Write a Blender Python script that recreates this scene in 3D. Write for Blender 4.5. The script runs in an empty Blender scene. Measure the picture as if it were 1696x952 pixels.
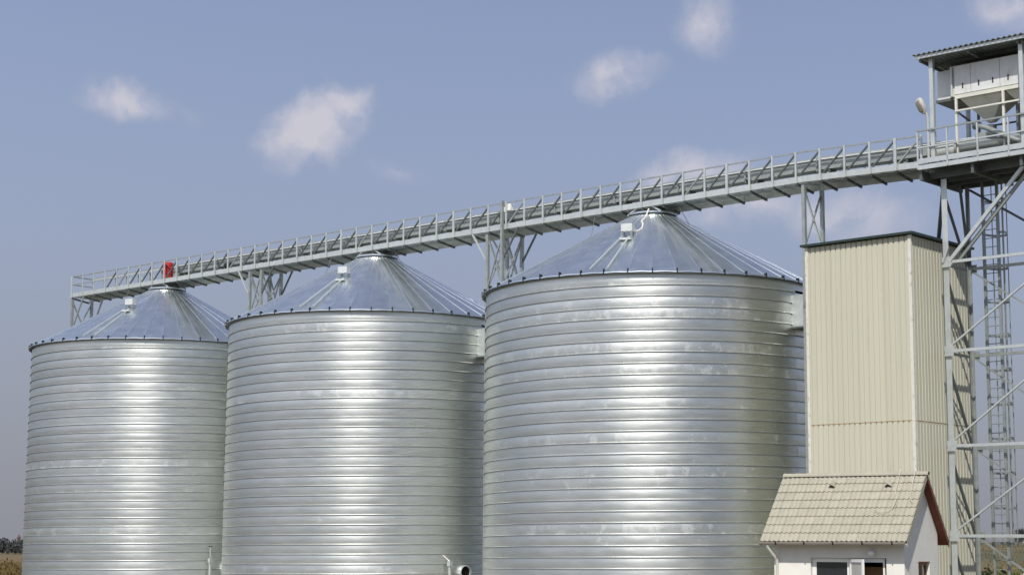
import bpy, bmesh, math, random
from mathutils import Vector, Matrix, Euler
random.seed(7)
rad = math.radians
sc = bpy.context.scene
col = sc.collection

# ------------------------------------------------------------------ camera
CAMZ, F, PITCH, ROLL, YAW = 2.25, 2924.5, .1480, .0070, -.739
_fw = Vector((math.sin(YAW)*math.cos(PITCH), math.cos(YAW)*math.cos(PITCH), math.sin(PITCH)))
_rt = Vector((math.cos(YAW), -math.sin(YAW), 0)); _up = _rt.cross(_fw)
_r2 = _rt*math.cos(ROLL)+_up*math.sin(ROLL); _u2 = _up*math.cos(ROLL)-_rt*math.sin(ROLL)
cam_d = bpy.data.cameras.new('camera'); cam = bpy.data.objects.new('camera', cam_d); col.objects.link(cam)
cam_d.sensor_width = 36; cam_d.sensor_fit = 'HORIZONTAL'; cam_d.lens = F/1696*36
cam_d.clip_start = .5; cam_d.clip_end = 20000
M3 = Matrix((_r2, _u2, -_fw)).transposed()
cam.matrix_world = Matrix.Translation((0, 0, CAMZ)) @ M3.to_4x4()
sc.camera = cam
def ray(px, py): return (_fw+_r2*((px-848)/F)-_u2*((py-476)/F)).normalized()   # pixel to direction

# ------------------------------------------------------------------ light
SUN_AZ, SUN_EL = 30.0, 47.0          # azimuth from -y towards +x
sdir = Vector((math.sin(rad(SUN_AZ))*math.cos(rad(SUN_EL)), -math.cos(rad(SUN_AZ))*math.cos(rad(SUN_EL)), math.sin(rad(SUN_EL))))
sun_d = bpy.data.lights.new('sun', 'SUN'); sun_d.energy = 3.9; sun_d.angle = rad(.6); sun_d.color = (1, .96, .90)
sun = bpy.data.objects.new('sun', sun_d); col.objects.link(sun); sun.location = (20, -20, 60)
sun.rotation_euler = sdir.to_track_quat('Z', 'Y').to_euler()
w = bpy.data.worlds.new('World'); sc.world = w; w.use_nodes = True
nt = w.node_tree; nt.nodes.clear()
def N(t, **k):
    n = nt.nodes.new(t)
    for a, b in k.items(): setattr(n, a, b)
    return n
out = N('ShaderNodeOutputWorld'); bg = N('ShaderNodeBackground'); bg.inputs[1].default_value = .118
nt.links.new(bg.outputs[0], out.inputs[0])
sky = N('ShaderNodeTexSky', sky_type='NISHITA', sun_disc=False)
sky.sun_elevation = rad(SUN_EL); sky.sun_rotation = -math.atan2(sdir.x, sdir.y)
sky.altitude = 100; sky.air_density = 1.0; sky.dust_density = 2.2; sky.ozone_density = 4.0
tc = N('ShaderNodeTexCoord')
# soft cumulus: warped ellipsoids in direction space
nz = N('ShaderNodeTexNoise'); nz.inputs['Scale'].default_value = 20; nz.inputs['Detail'].default_value = 7; nz.inputs['Roughness'].default_value = .6
nt.links.new(tc.outputs['Generated'], nz.inputs['Vector'])
sub = N('ShaderNodeVectorMath', operation='SUBTRACT'); sub.inputs[1].default_value = (.5, .5, .5)
nt.links.new(nz.outputs['Color'], sub.inputs[0])
mad = N('ShaderNodeVectorMath', operation='MULTIPLY_ADD'); mad.inputs[1].default_value = (.048, .048, .036)
nt.links.new(sub.outputs[0], mad.inputs[0]); nt.links.new(tc.outputs['Generated'], mad.inputs[2])
CL = [(212, 160, 108, 50, 0, .80), (512, 212, 128, 72, 32, 1.0), (560, 172, 84, 46, 25, .8), (1022, 126, 98, 52, 18, .80),
      (1172, 36, 74, 62, -20, .68), (1668, 18, 100, 66, 0, .62), (1150, 288, 140, 44, 8, .7), (1392, 356, 190, 72, -8, .62), (650, 268, 90, 30, -15, .25), (320, 188, 60, 26, -25, .25), (1240, 340, 170, 56, 10, .5)]
clouds = [(ray(x, y), a/F, b/F, rad(t), o) for x, y, a, b, t, o in CL]
rc_ = random.Random(3)
for k in range(34):                                   # the same small clouds go on round the sky
    az = rad(rc_.uniform(0, 360)); el = rad(rc_.uniform(4, 42))
    d = Vector((math.sin(az)*math.cos(el), math.cos(az)*math.cos(el), math.sin(el)))
    if d.dot(_fw) > .93: continue
    clouds.append((d, rc_.uniform(.02, .055), rc_.uniform(.012, .025), rad(rc_.uniform(-25, 25)), rc_.uniform(.3, .9)))
prev = None
for d, a, b, t, o in clouds:
    right = Vector((d.y, -d.x, 0)).normalized(); up = right.cross(d)
    X = right*math.cos(t)+up*math.sin(t); Z = up*math.cos(t)-right*math.sin(t)
    m = N('ShaderNodeMapping', vector_type='TEXTURE')
    m.inputs['Location'].default_value = d
    m.inputs['Rotation'].default_value = Matrix((X, d, Z)).transposed().to_euler()
    m.inputs['Scale'].default_value = (a, .3, b)
    nt.links.new(mad.outputs[0], m.inputs[0])
    g = N('ShaderNodeTexGradient', gradient_type='SPHERICAL'); nt.links.new(m.outputs[0], g.inputs[0])
    mr = N('ShaderNodeMath', operation='MULTIPLY'); mr.inputs[1].default_value = o*.9; nt.links.new(g.outputs['Fac'], mr.inputs[0])
    if prev:
        mx = N('ShaderNodeMath', operation='MAXIMUM'); nt.links.new(prev.outputs[0], mx.inputs[0]); nt.links.new(mr.outputs[0], mx.inputs[1]); prev = mx
    else: prev = mr
nz2 = N('ShaderNodeTexNoise'); nz2.inputs['Scale'].default_value = 48; nz2.inputs['Detail'].default_value = 9; nz2.inputs['Roughness'].default_value = .5
nt.links.new(mad.outputs[0], nz2.inputs['Vector'])
br = N('ShaderNodeMapRange'); br.inputs[1].default_value = .28; br.inputs[2].default_value = .72; br.inputs[3].default_value = .55; br.inputs[4].default_value = 1.55
nt.links.new(nz2.outputs['Fac'], br.inputs[0])
cm0 = N('ShaderNodeMath', operation='MULTIPLY'); nt.links.new(prev.outputs[0], cm0.inputs[0]); nt.links.new(br.outputs[0], cm0.inputs[1])
cm = N('ShaderNodeMapRange', interpolation_type='SMOOTHSTEP'); cm.inputs[1].default_value = .03; cm.inputs[2].default_value = .80; cm.inputs[4].default_value = .80
nt.links.new(cm0.outputs[0], cm.inputs[0])
# milky high veil that greys the blue a little
veil = N('ShaderNodeMix', data_type='RGBA'); veil.inputs[0].default_value = .36; veil.inputs[7].default_value = (3.75, 3.85, 5.3, 1)
nt.links.new(sky.outputs[0], veil.inputs[6])
sep = N('ShaderNodeSeparateXYZ'); nt.links.new(tc.outputs['Generated'], sep.inputs[0])
hz = N('ShaderNodeMapRange', interpolation_type='SMOOTHSTEP'); hz.inputs[1].default_value = -.02; hz.inputs[2].default_value = .33; hz.inputs[3].default_value = .88; hz.inputs[4].default_value = .34
nt.links.new(sep.outputs[2], hz.inputs[0]); nt.links.new(hz.outputs[0], veil.inputs[0])
hc = N('ShaderNodeMapRange', interpolation_type='SMOOTHSTEP'); hc.inputs[1].default_value = 0; hc.inputs[2].default_value = .31; nt.links.new(sep.outputs[2], hc.inputs[0])
hmix = N('ShaderNodeMix', data_type='RGBA'); hmix.inputs[6].default_value = (2.45, 2.52, 2.98, 1); hmix.inputs[7].default_value = (3.75, 3.85, 5.3, 1)
nt.links.new(hc.outputs[0], hmix.inputs[0]); nt.links.new(hmix.outputs[2], veil.inputs[7])
cmix = N('ShaderNodeMix', data_type='RGBA'); cmix.inputs[7].default_value = (5.5, 5.3, 5.75, 1)
nt.links.new(cm.outputs[0], cmix.inputs[0]); nt.links.new(veil.outputs[2], cmix.inputs[6])
nt.links.new(cmix.outputs[2], bg.inputs[0])
sc.view_settings.view_transform = 'Standard'; sc.view_settings.look = 'None'
sc.view_settings.exposure = 0; sc.view_settings.gamma = 1
sc.render.engine = 'CYCLES'

# ------------------------------------------------------------------ materials
MATS = {}
def mat(name, color, rough=.6, metal=0., var=.12, scale=3., bump=0., bscale=40., spec=.5, dirt=None, stretch=(1, 1, 1), objvar=0.):
    """plain procedural material: base colour broken up by noise in world space, optional dirt, fine relief"""
    if name in MATS: return MATS[name]
    m = bpy.data.materials.new(name); m.use_nodes = True; t = m.node_tree; b = t.nodes['Principled BSDF']
    geo = t.nodes.new('ShaderNodeNewGeometry'); mp = t.nodes.new('ShaderNodeMapping'); mp.inputs['Scale'].default_value = stretch
    t.links.new(geo.outputs['Position'], mp.inputs[0])
    n = t.nodes.new('ShaderNodeTexNoise'); n.inputs['Scale'].default_value = scale; n.inputs['Detail'].default_value = 6; n.inputs['Roughness'].default_value = .6
    t.links.new(mp.outputs[0], n.inputs['Vector'])
    r = t.nodes.new('ShaderNodeMapRange'); r.inputs[1].default_value = .25; r.inputs[2].default_value = .75; r.inputs[3].default_value = 1-var; r.inputs[4].default_value = 1+var
    t.links.new(n.outputs['Fac'], r.inputs[0]); val = r.outputs[0]
    if objvar:
        oi = t.nodes.new('ShaderNodeObjectInfo'); rr = t.nodes.new('ShaderNodeMapRange'); rr.inputs[3].default_value = 1-objvar; rr.inputs[4].default_value = 1+objvar
        t.links.new(oi.outputs['Random'], rr.inputs[0]); mu = t.nodes.new('ShaderNodeMath'); mu.operation = 'MULTIPLY'
        t.links.new(val, mu.inputs[0]); t.links.new(rr.outputs[0], mu.inputs[1]); val = mu.outputs[0]
    vm = t.nodes.new('ShaderNodeVectorMath'); vm.operation = 'SCALE'; vm.inputs[0].default_value = color
    t.links.new(val, vm.inputs['Scale']); c = vm.outputs[0]
    if dirt:
        dcol, dscale, lo, hi, dst = dirt
        mp2 = t.nodes.new('ShaderNodeMapping'); mp2.inputs['Scale'].default_value = dst; t.links.new(geo.outputs['Position'], mp2.inputs[0])
        n2 = t.nodes.new('ShaderNodeTexNoise'); n2.inputs['Scale'].default_value = dscale; n2.inputs['Detail'].default_value = 5; t.links.new(mp2.outputs[0], n2.inputs['Vector'])
        r2 = t.nodes.new('ShaderNodeMapRange'); r2.inputs[1].default_value = lo; r2.inputs[2].default_value = hi; t.links.new(n2.outputs['Fac'], r2.inputs[0])
        mx = t.nodes.new('ShaderNodeMix'); mx.data_type = 'RGBA'; mx.inputs[7].default_value = (*dcol, 1)
        t.links.new(r2.outputs[0], mx.inputs[0]); t.links.new(c, mx.inputs[6]); c = mx.outputs[2]
    t.links.new(c, b.inputs['Base Color'])
    b.inputs['Roughness'].default_value = rough; b.inputs['Metallic'].default_value = metal
    b.inputs['Specular IOR Level'].default_value = spec
    if bump:
        n3 = t.nodes.new('ShaderNodeTexNoise'); n3.inputs['Scale'].default_value = bscale; n3.inputs['Detail'].default_value = 4; t.links.new(mp.outputs[0], n3.inputs['Vector'])
        bp = t.nodes.new('ShaderNodeBump'); bp.inputs['Strength'].default_value = bump; bp.inputs['Distance'].default_value = .01
        t.links.new(n3.outputs['Fac'], bp.inputs['Height']); t.links.new(bp.outputs[0], b.inputs['Normal'])
    MATS[name] = m; return m

def zinc(name, base, rough, bloom, wav, gloss, aniso=0.):
    """galvanised sheet: mirror-like zinc with spangle, gentle waviness and pale storage stains on some strips"""
    m = bpy.data.materials.new(name); m.use_nodes = True; t = m.node_tree; b = t.nodes['Principled BSDF']; L = t.links.new
    nn = t.nodes.new
    geo = nn('ShaderNodeNewGeometry'); oi = nn('ShaderNodeObjectInfo')
    # grain
    mp = nn('ShaderNodeMapping'); mp.inputs['Scale'].default_value = (1, 1, 3); L(geo.outputs['Position'], mp.inputs[0])
    off = nn('ShaderNodeVectorMath'); off.operation = 'ADD'; L(mp.outputs[0], off.inputs[0])
    sc1 = nn('ShaderNodeMath'); sc1.operation = 'MULTIPLY'; sc1.inputs[1].default_value = 57; L(oi.outputs['Random'], sc1.inputs[0]); L(sc1.outputs[0], off.inputs[1])
    n1 = nn('ShaderNodeTexNoise'); n1.inputs['Scale'].default_value = 1.3; n1.inputs['Detail'].default_value = 5; n1.inputs['Roughness'].default_value = .65; L(off.outputs[0], n1.inputs['Vector'])
    n2 = nn('ShaderNodeTexVoronoi'); n2.inputs['Scale'].default_value = 16; L(geo.outputs['Position'], n2.inputs['Vector'])
    # stains: only on some strips
    th = nn('ShaderNodeMapRange'); th.inputs[1].default_value = .35; th.inputs[2].default_value = 1.0; th.inputs[3].default_value = .70; th.inputs[4].default_value = .51
    L(oi.outputs['Random'], th.inputs[0])
    n3 = nn('ShaderNodeTexNoise'); n3.inputs['Scale'].default_value = 2.6; n3.inputs['Detail'].default_value = 9; n3.inputs['Roughness'].default_value = .72; n3.inputs['Distortion'].default_value = 0
    mp3 = nn('ShaderNodeMapping'); mp3.inputs['Scale'].default_value = (1, 1, .7); L(geo.outputs['Position'], mp3.inputs[0]); L(mp3.outputs[0], n3.inputs['Vector'])
    sb = nn('ShaderNodeMath'); sb.operation = 'SUBTRACT'; L(n3.outputs['Fac'], sb.inputs[0]); L(th.outputs[0], sb.inputs[1])
    st = nn('ShaderNodeMapRange'); st.inputs[1].default_value = 0; st.inputs[2].default_value = .03; st.inputs[4].default_value = bloom; L(sb.outputs[0], st.inputs[0])
    # colour
    a = nn('ShaderNodeMapRange'); a.inputs[1].default_value = .3; a.inputs[2].default_value = .7; a.inputs[3].default_value = .95; a.inputs[4].default_value = 1.05; L(n1.outputs['Fac'], a.inputs[0])
    rv = nn('ShaderNodeMapRange'); rv.inputs[3].default_value = .93; rv.inputs[4].default_value = 1.07; L(oi.outputs['Random'], rv.inputs[0])
    mu = nn('ShaderNodeMath'); mu.operation = 'MULTIPLY'; L(a.outputs[0], mu.inputs[0]); L(rv.outputs[0], mu.inputs[1])
    vm = nn('ShaderNodeVectorMath'); vm.operation = 'SCALE'; vm.inputs[0].default_value = base; L(mu.outputs[0], vm.inputs['Scale'])
    mx = nn('ShaderNodeMix'); mx.data_type = 'RGBA'; mx.inputs[7].default_value = (.80, .82, .80, 1); L(st.outputs[0], mx.inputs[0]); L(vm.outputs[0], mx.inputs[6])
    L(mx.outputs[2], b.inputs['Base Color'])
    me = nn('ShaderNodeMapRange'); me.inputs[3].default_value = 1.0; me.inputs[4].default_value = .7; L(st.outputs[0], me.inputs[0]); L(me.outputs[0], b.inputs['Metallic'])
    ro = nn('ShaderNodeMapRange'); ro.inputs[1].default_value = .3; ro.inputs[2].default_value = .7; ro.inputs[3].default_value = rough-.05; ro.inputs[4].default_value = rough+.07; L(n1.outputs['Fac'], ro.inputs[0])
    ra = nn('ShaderNodeMath'); ra.operation = 'MULTIPLY_ADD'; ra.inputs[1].default_value = .15; L(st.outputs[0], ra.inputs[0]); L(ro.outputs[0], ra.inputs[2])
    L(ra.outputs[0], b.inputs['Roughness'])
    # waviness of thin sheet + spangle
    n4 = nn('ShaderNodeTexNoise'); n4.inputs['Scale'].default_value = .8; n4.inputs['Detail'].default_value = 2; L(off.outputs[0], n4.inputs['Vector'])
    b1 = nn('ShaderNodeBump'); b1.inputs['Strength'].default_value = wav; b1.inputs['Distance'].default_value = .06; L(n4.outputs['Fac'], b1.inputs['Height'])
    b2 = nn('ShaderNodeBump'); b2.inputs['Strength'].default_value = .06 if aniso else 0; b2.inputs['Distance'].default_value = .01; L(n2.outputs['Distance'], b2.inputs['Height']); L(b1.outputs[0], b2.inputs['Normal'])
    L(b2.outputs[0], b.inputs['Normal'])
    g2 = nn('ShaderNodeBsdfPrincipled')
    if aniso:                                   # rolling grain runs round the silo, so highlights spread up and down
        tv = nn('ShaderNodeCombineXYZ'); tv.inputs[2].default_value = 1
        for q_ in (b, g2): q_.inputs['Anisotropic'].default_value = aniso; L(tv.outputs[0], q_.inputs['Tangent'])
    pass; g2.inputs['Metallic'].default_value = 1; g2.inputs['Roughness'].default_value = min(.24, rough*.6)
    L(mx.outputs[2], g2.inputs['Base Color']); L(b2.outputs[0], g2.inputs['Normal'])
    if aniso:
        g2 = nn('ShaderNodeBsdfAnisotropic'); g2.distribution = 'BECKMANN'; g2.inputs['Roughness'].default_value = .42; g2.inputs['Anisotropy'].default_value = -.18
        L(mx.outputs[2], g2.inputs['Color']); L(b2.outputs[0], g2.inputs['Normal']); L(tv.outputs[0], g2.inputs['Tangent'])
    gf = nn('ShaderNodeMapRange'); gf.inputs[3].default_value = gloss; gf.inputs[4].default_value = gloss*.6; L(st.outputs[0], gf.inputs[0])
    ms = nn('ShaderNodeMixShader'); L(gf.outputs[0], ms.inputs[0]); L(b.outputs[0], ms.inputs[1]); L(g2.outputs[0], ms.inputs[2])
    L(ms.outputs[0], t.nodes['Material Output'].inputs[0])
    MATS[name] = m; return m

zinc_wall = zinc('galvanised_wall', (.76, .785, .745), .47, .58, .12, .60, .40)
zinc_roof = zinc('galvanised_roof', (.76, .80, .80), .34, .12, .03, .25)
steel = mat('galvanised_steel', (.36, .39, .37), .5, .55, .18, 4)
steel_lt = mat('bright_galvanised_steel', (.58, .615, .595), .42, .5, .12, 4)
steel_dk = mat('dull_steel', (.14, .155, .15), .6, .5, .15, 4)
trough = mat('conveyor_sheet', (.38, .41, .385), .45, .45, .14, 2.5)
darkpl = mat('dark_rib_end', (.016, .024, .022), .8, spec=.2)
redp = mat('red_paint', (.50, .035, .03), .42, 0, .1, 6)
blackp = mat('black_paint', (.03, .03, .032), .5)
clad = mat('beige_cladding', (.535, .52, .41), .5, 0, .055, 1.2, stretch=(3.5, 3.5, .10), dirt=((.42, .36, .24), 2.2, .62, 1.1, (1.5, 1.5, .25)), objvar=.015)
trimw = mat('pale_trim', (.66, .645, .56), .5, 0, .08, 8, dirt=((.42, .40, .33), 9, .55, .7, (1, 1, .6)))
greenp = mat('dark_green_trim', (.022, .040, .034), .45, 0, .15, 5)
plaster = mat('white_plaster', (.80, .78, .71), .9, 0, .05, 3, .25, 90, dirt=((.55, .50, .42), 1.4, .6, .9, (1, 1, .4)))
tile_m = mat('beige_roof_tile', (.375, .355, .275), .75, 0, .09, 5, .15, 120, objvar=.055, dirt=((.27, .25, .19), 3.2, .62, .95, (1, 1, 1)))
soffit = mat('red_brown_wood', (.165, .045, .02), .6, 0, .2, 10, stretch=(1, 1, .3))
whitep = mat('white_paint', (.80, .80, .77), .4, 0, .05, 4)
glassd = mat('dark_glass', (.02, .025, .028), .08, 0, .05, 2, spec=.8)
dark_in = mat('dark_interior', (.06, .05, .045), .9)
wood = mat('brown_wood', (.25, .13, .06), .6)
zincg = mat('zinc_gutter', (.45, .41, .36), .5, .4, .15, 6)
concrete = mat('concrete', (.36, .35, .32), .9, 0, .15, 2, .3, 60)
rust = mat('rust_line', (.30, .19, .09), .9, 0, .4, 7)
creamp = mat('cream_machine_paint', (.66, .66, .58), .5, 0, .08, 3, dirt=((.4, .4, .34), 3, .6, .8, (1, 1, .5)))
whitem = mat('white_machine_panel', (.70, .715, .70), .45, .1, .07, 5, dirt=((.45, .45, .40), 4, .55, .9, (1, 1, .3)))
lampm = mat('lamp_housing', (.42, .44, .41), .5)
lensm = mat('lamp_lens', (.26, .22, .17), .3)
globe = mat('white_globe', (.85, .85, .83), .25)
cable_r = mat('beige_cable', (.58, .55, .46), .6); cable_w = mat('white_cable', (.78, .76, .70), .5)
sheet_dk = mat('roof_corrugated', (.22, .25, .25), .5, .4, .2, 4)

# ------------------------------------------------------------------ helpers
def tag(o, label=None, cat=None, group=None, kind=None):
    if label: o['label'] = label
    if cat: o['category'] = cat
    if group: o['group'] = group
    if kind: o['kind'] = kind
    return o
def thing(name, loc, label, cat, group=None, rz=0):
    o = bpy.data.objects.new(name, None); col.objects.link(o); o.location = loc; o.rotation_euler = (0, 0, rz); o.empty_display_size = .3
    return tag(o, label, cat, group)
def put(name, me, parent=None, loc=(0, 0, 0), rot=(0, 0, 0), scale=(1, 1, 1)):
    o = bpy.data.objects.new(name, me); col.objects.link(o); o.parent = parent
    o.location = loc; o.rotation_euler = rot; o.scale = scale
    return o
class MB:
    def __init__(s): s.v = []; s.f = []
    def quad(s, *p):
        i = len(s.v); s.v += [tuple(q) for q in p]; s.f.append(tuple(range(i, i+len(p)))); return s
    def box(s, x0, x1, y0, y1, z0, z1):
        i = len(s.v); s.v += [(x, y, z) for x in (x0, x1) for y in (y0, y1) for z in (z0, z1)]
        s.f += [tuple(i+k for k in q) for q in ((0, 1, 3, 2), (4, 6, 7, 5), (0, 4, 5, 1), (2, 3, 7, 6), (0, 2, 6, 4), (1, 5, 7, 3))]; return s
    def bar(s, a, b, w, h=None, n=4, up=(0, 0, 1)):
        """square (n=4) or round bar from a to b"""
        a, b = Vector(a), Vector(b); d = (b-a).normalized(); u = Vector(up)
        if abs(d.dot(u)) > .98: u = Vector((0, 1, 0))
        x = d.cross(u).normalized(); y = x.cross(d); h = w if h is None else h; i = len(s.v)
        for p in (a, b):
            for k in range(n):
                t = 2*math.pi*(k+.5)/n; q = math.sqrt(2) if n == 4 else 1
                s.v.append(tuple(p+x*(math.cos(t)*w*.5*q)+y*(math.sin(t)*h*.5*q)))
        for k in range(n): s.f.append((i+k, i+(k+1) % n, i+n+(k+1) % n, i+n+k))
        s.f.append(tuple(i+k for k in reversed(range(n)))); s.f.append(tuple(i+n+k for k in range(n))); return s
    def angle(s, a, b, w, t=.008, up=(0, 0, 1), flip=1):
        """L-section between two points"""
        a, b = Vector(a), Vector(b); d = (b-a).normalized(); u = Vector(up)
        if abs(d.dot(u)) > .98: u = Vector((0, 1, 0))
        x = d.cross(u).normalized()*flip; y = u-d*u.dot(d); y.normalize()
        prof = [(0, 0), (w, 0), (w, t), (t, t), (t, w), (0, w)]; i = len(s.v)
        for p in (a, b):
            for px, py in prof: s.v.append(tuple(p+x*(px-w*.3)+y*(py-w*.3)))
        for k in range(6): s.f.append((i+k, i+(k+1) % 6, i+6+(k+1) % 6, i+6+k))
        s.f.append(tuple(i+k for k in reversed(range(6)))); s.f.append(tuple(i+6+k for k in range(6))); return s
    def tube(s, pts, r, n=8):
        pts = [Vector(p) for p in pts]; i0 = len(s.v); u = None
        for k, p in enumerate(pts):
            d = (pts[min(k+1, len(pts)-1)]-pts[max(k-1, 0)]).normalized()
            if u is None: u = d.orthogonal().normalized()
            u = (u-d*u.dot(d)).normalized(); v = d.cross(u); rr = r[k] if isinstance(r, (list, tuple)) else r
            for j in range(n):
                t = 2*math.pi*j/n; s.v.append(tuple(p+u*math.cos(t)*rr+v*math.sin(t)*rr))
        for k in range(len(pts)-1):
            for j in range(n):
                a = i0+k*n+j; b = i0+k*n+(j+1) % n; s.f.append((a, b, b+n, a+n))
        s.f.append(tuple(i0+j for j in reversed(range(n)))); s.f.append(tuple(i0+(len(pts)-1)*n+j for j in range(n))); return s
    def lathe(s, prof, n=48, a0=0, a1=2*math.pi, c=(0, 0, 0)):
        full = abs(a1-a0-2*math.pi) < 1e-6; i0 = len(s.v); m = len(prof); na = n if full else n+1
        for k in range(na):
            t = a0+(a1-a0)*k/n
            for r, z in prof: s.v.append((c[0]+r*math.cos(t), c[1]+r*math.sin(t), c[2]+z))
        for k in range(n):
            k2 = (k+1) % na
            for j in range(m-1): s.f.append((i0+k*m+j, i0+k2*m+j, i0+k2*m+j+1, i0+k*m+j+1))
        return s
    def mesh(s, name, m, smooth=0):
        me = bpy.data.meshes.new(name); me.from_pydata(s.v, [], s.f); me.update(); me.materials.append(m)
        if smooth:
            for p in me.polygons: p.use_smooth = True
            me.set_sharp_from_angle(angle=rad(smooth))
        return me
    def recalc(s): s._rc = True; return s
    def build(s, name, m, parent=None, smooth=0, fix=False, loc=(0, 0, 0), world=True):
        """vertices are in world coordinates when the parent is an unrotated root, else parent-local"""
        me = s.mesh(name, m, smooth)
        if fix:
            bm = bmesh.new(); bm.from_mesh(me); bmesh.ops.recalc_face_normals(bm, faces=bm.faces); bm.to_mesh(me); bm.free()
        if parent and world: me.transform(Matrix.Translation(-Vector(parent.location)))
        return put(name, me, parent, loc)
def piece(name, parent, m, a, b, w, h=None, n=4, shape='bar', world=True, **k):
    q = MB(); getattr(q, shape)(a, b, w, *([h] if h is not None and shape == 'bar' else []), **({'n': n} if shape == 'bar' else {}), **k)
    return q.build(name, m, parent, smooth=40 if n > 4 else 0, world=world)

# ------------------------------------------------------------------ ground
def gz(x, y):
    d = math.hypot(x, y); az = math.degrees(math.atan2(x, y))
    s = min(1, max(0, (az+42)/9)); s = s*s*(3-2*s)
    q = min(1, max(0, (d-120)/230)); q = q*q*(3-2*q)
    return 4.4*s*q + (.5*math.sin(x*.011+1)*math.cos(y*.009)*min(1, max(0, (d-130)/200)))*(1-s)*.6
m = bpy.data.materials.new('field_and_yard'); m.use_nodes = True; t = m.node_tree; b = t.nodes['Principled BSDF']; L = t.links.new
geo = t.nodes.new('ShaderNodeNewGeometry')
ln = t.nodes.new('ShaderNodeVectorMath'); ln.operation = 'LENGTH'; L(geo.outputs['Position'], ln.inputs[0])
n1 = t.nodes.new('ShaderNodeTexNoise'); n1.inputs['Scale'].default_value = .012; n1.inputs['Detail'].default_value = 3; L(geo.outputs['Position'], n1.inputs['Vector'])
n2 = t.nodes.new('ShaderNodeTexNoise'); n2.inputs['Scale'].default_value = .6; n2.inputs['Detail'].default_value = 8; n2.inputs['Roughness'].default_value = .7; L(geo.outputs['Position'], n2.inputs['Vector'])
cr = t.nodes.new('ShaderNodeValToRGB'); L(n1.outputs['Fac'], cr.inputs[0])
e = cr.color_ramp.elements; e[0].position = .38; e[0].color = (.12, .085, .035, 1); e[1].position = .62; e[1].color = (.085, .085, .035, 1)
e = cr.color_ramp.elements.new(.5); e.color = (.16, .11, .045, 1)
yard = t.nodes.new('ShaderNodeMapRange'); yard.inputs[1].default_value = 74; yard.inputs[2].default_value = 84; L(ln.outputs['Value'], yard.inputs[0])
mx = t.nodes.new('ShaderNodeMix'); mx.data_type = 'RGBA'; mx.inputs[6].default_value = (.15, .14, .095, 1); L(yard.outputs[0], mx.inputs[0]); L(cr.outputs[0], mx.inputs[7])
rg = t.nodes.new('ShaderNodeMapRange'); rg.inputs[1].default_value = .3; rg.inputs[2].default_value = .7; rg.inputs[3].default_value = .65; rg.inputs[4].default_value = 1.35; L(n2.outputs['Fac'], rg.inputs[0])
vm = t.nodes.new('ShaderNodeVectorMath'); vm.operation = 'SCALE'; L(mx.outputs[2], vm.inputs[0]); L(rg.outputs[0], vm.inputs['Scale']); L(vm.outputs[0], b.inputs['Base Color'])
b.inputs['Roughness'].default_value = .95
bp = t.nodes.new('ShaderNodeBump'); bp.inputs['Distance'].default_value = .15; bp.inputs['Strength'].default_value = .6; L(n2.outputs['Fac'], bp.inputs['Height']); L(bp.outputs[0], b.inputs['Normal'])
g = MB(); rings = [0, 20, 40, 60, 80, 100, 120, 140, 165, 190, 215, 240, 270, 300, 330, 370, 420, 500, 650, 850, 1200, 2000, 4000, 9000]; NS = 120
g.v.append((0, 0, 0))
for r in rings[1:]:
    for k in range(NS):
        a = 2*math.pi*k/NS; x, y = r*math.sin(a), r*math.cos(a); g.v.append((x, y, gz(x, y)))
for k in range(NS): g.f.append((0, 1+(k+1) % NS, 1+k))
for j in range(len(rings)-2):
    for k in range(NS):
        a = 1+j*NS+k; b_ = 1+j*NS+(k+1) % NS; g.f.append((a, b_, b_+NS, a+NS))
tag(g.build('ground', m, smooth=60), kind='structure')
go = MB().box(-75.5, -30.5, 42.5, 57.5, .0, .12).build('concrete_apron', concrete); tag(go, kind='structure')

# ------------------------------------------------------------------ silos
SX = [-67.33, -53.01, -38.53]; Y0 = 49.82; R = 6.0; PIT = .365; HE = 11.27; HC = 14.18; RO = 6.16; RCAP = .86
SL = (HC-HE)/(RO-RCAP); NP = 48; NB = 31; ZB = .12
SEG = 144
band_meshes = []
seam_m = mat('dull_seam_edge', (.24, .25, .24), .6, .6, .2, 4)
rb = random.Random(5)
for v in range(8):
    bow = rb.uniform(.003, .009); tilt = rb.uniform(-.005, .005)
    prof = [(-.004, -.001), (.034, .0), (.036, .003), (.036, .020), (.028, .030), (.001, .0315)]
    for k in range(9):
        q = k/8; z = .034+q*(PIT-.034); prof.append((bow*math.sin(math.pi*q)+tilt*(q-.5), z))
    prof.append((-.002, PIT+.002))
    q = MB(); mm = len(prof)
    for k in range(SEG+1):
        th = 2*math.pi*k/SEG; rise = PIT*k/SEG
        for r_, z_ in prof: q.v.append(((R+r_)*math.cos(th), (R+r_)*math.sin(th), z_+rise))
    for k in range(SEG):
        for j in range(mm-1): q.f.append((k*mm+j, (k+1)*mm+j, (k+1)*mm+j+1, k*mm+j+1))
    me = q.mesh('wall_band', zinc_wall, 28); me.materials.append(seam_m)
    for p_ in me.polygons:
        if p_.index % (mm-1) < 3: p_.material_index = 1
    band_meshes.append(me)
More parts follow.
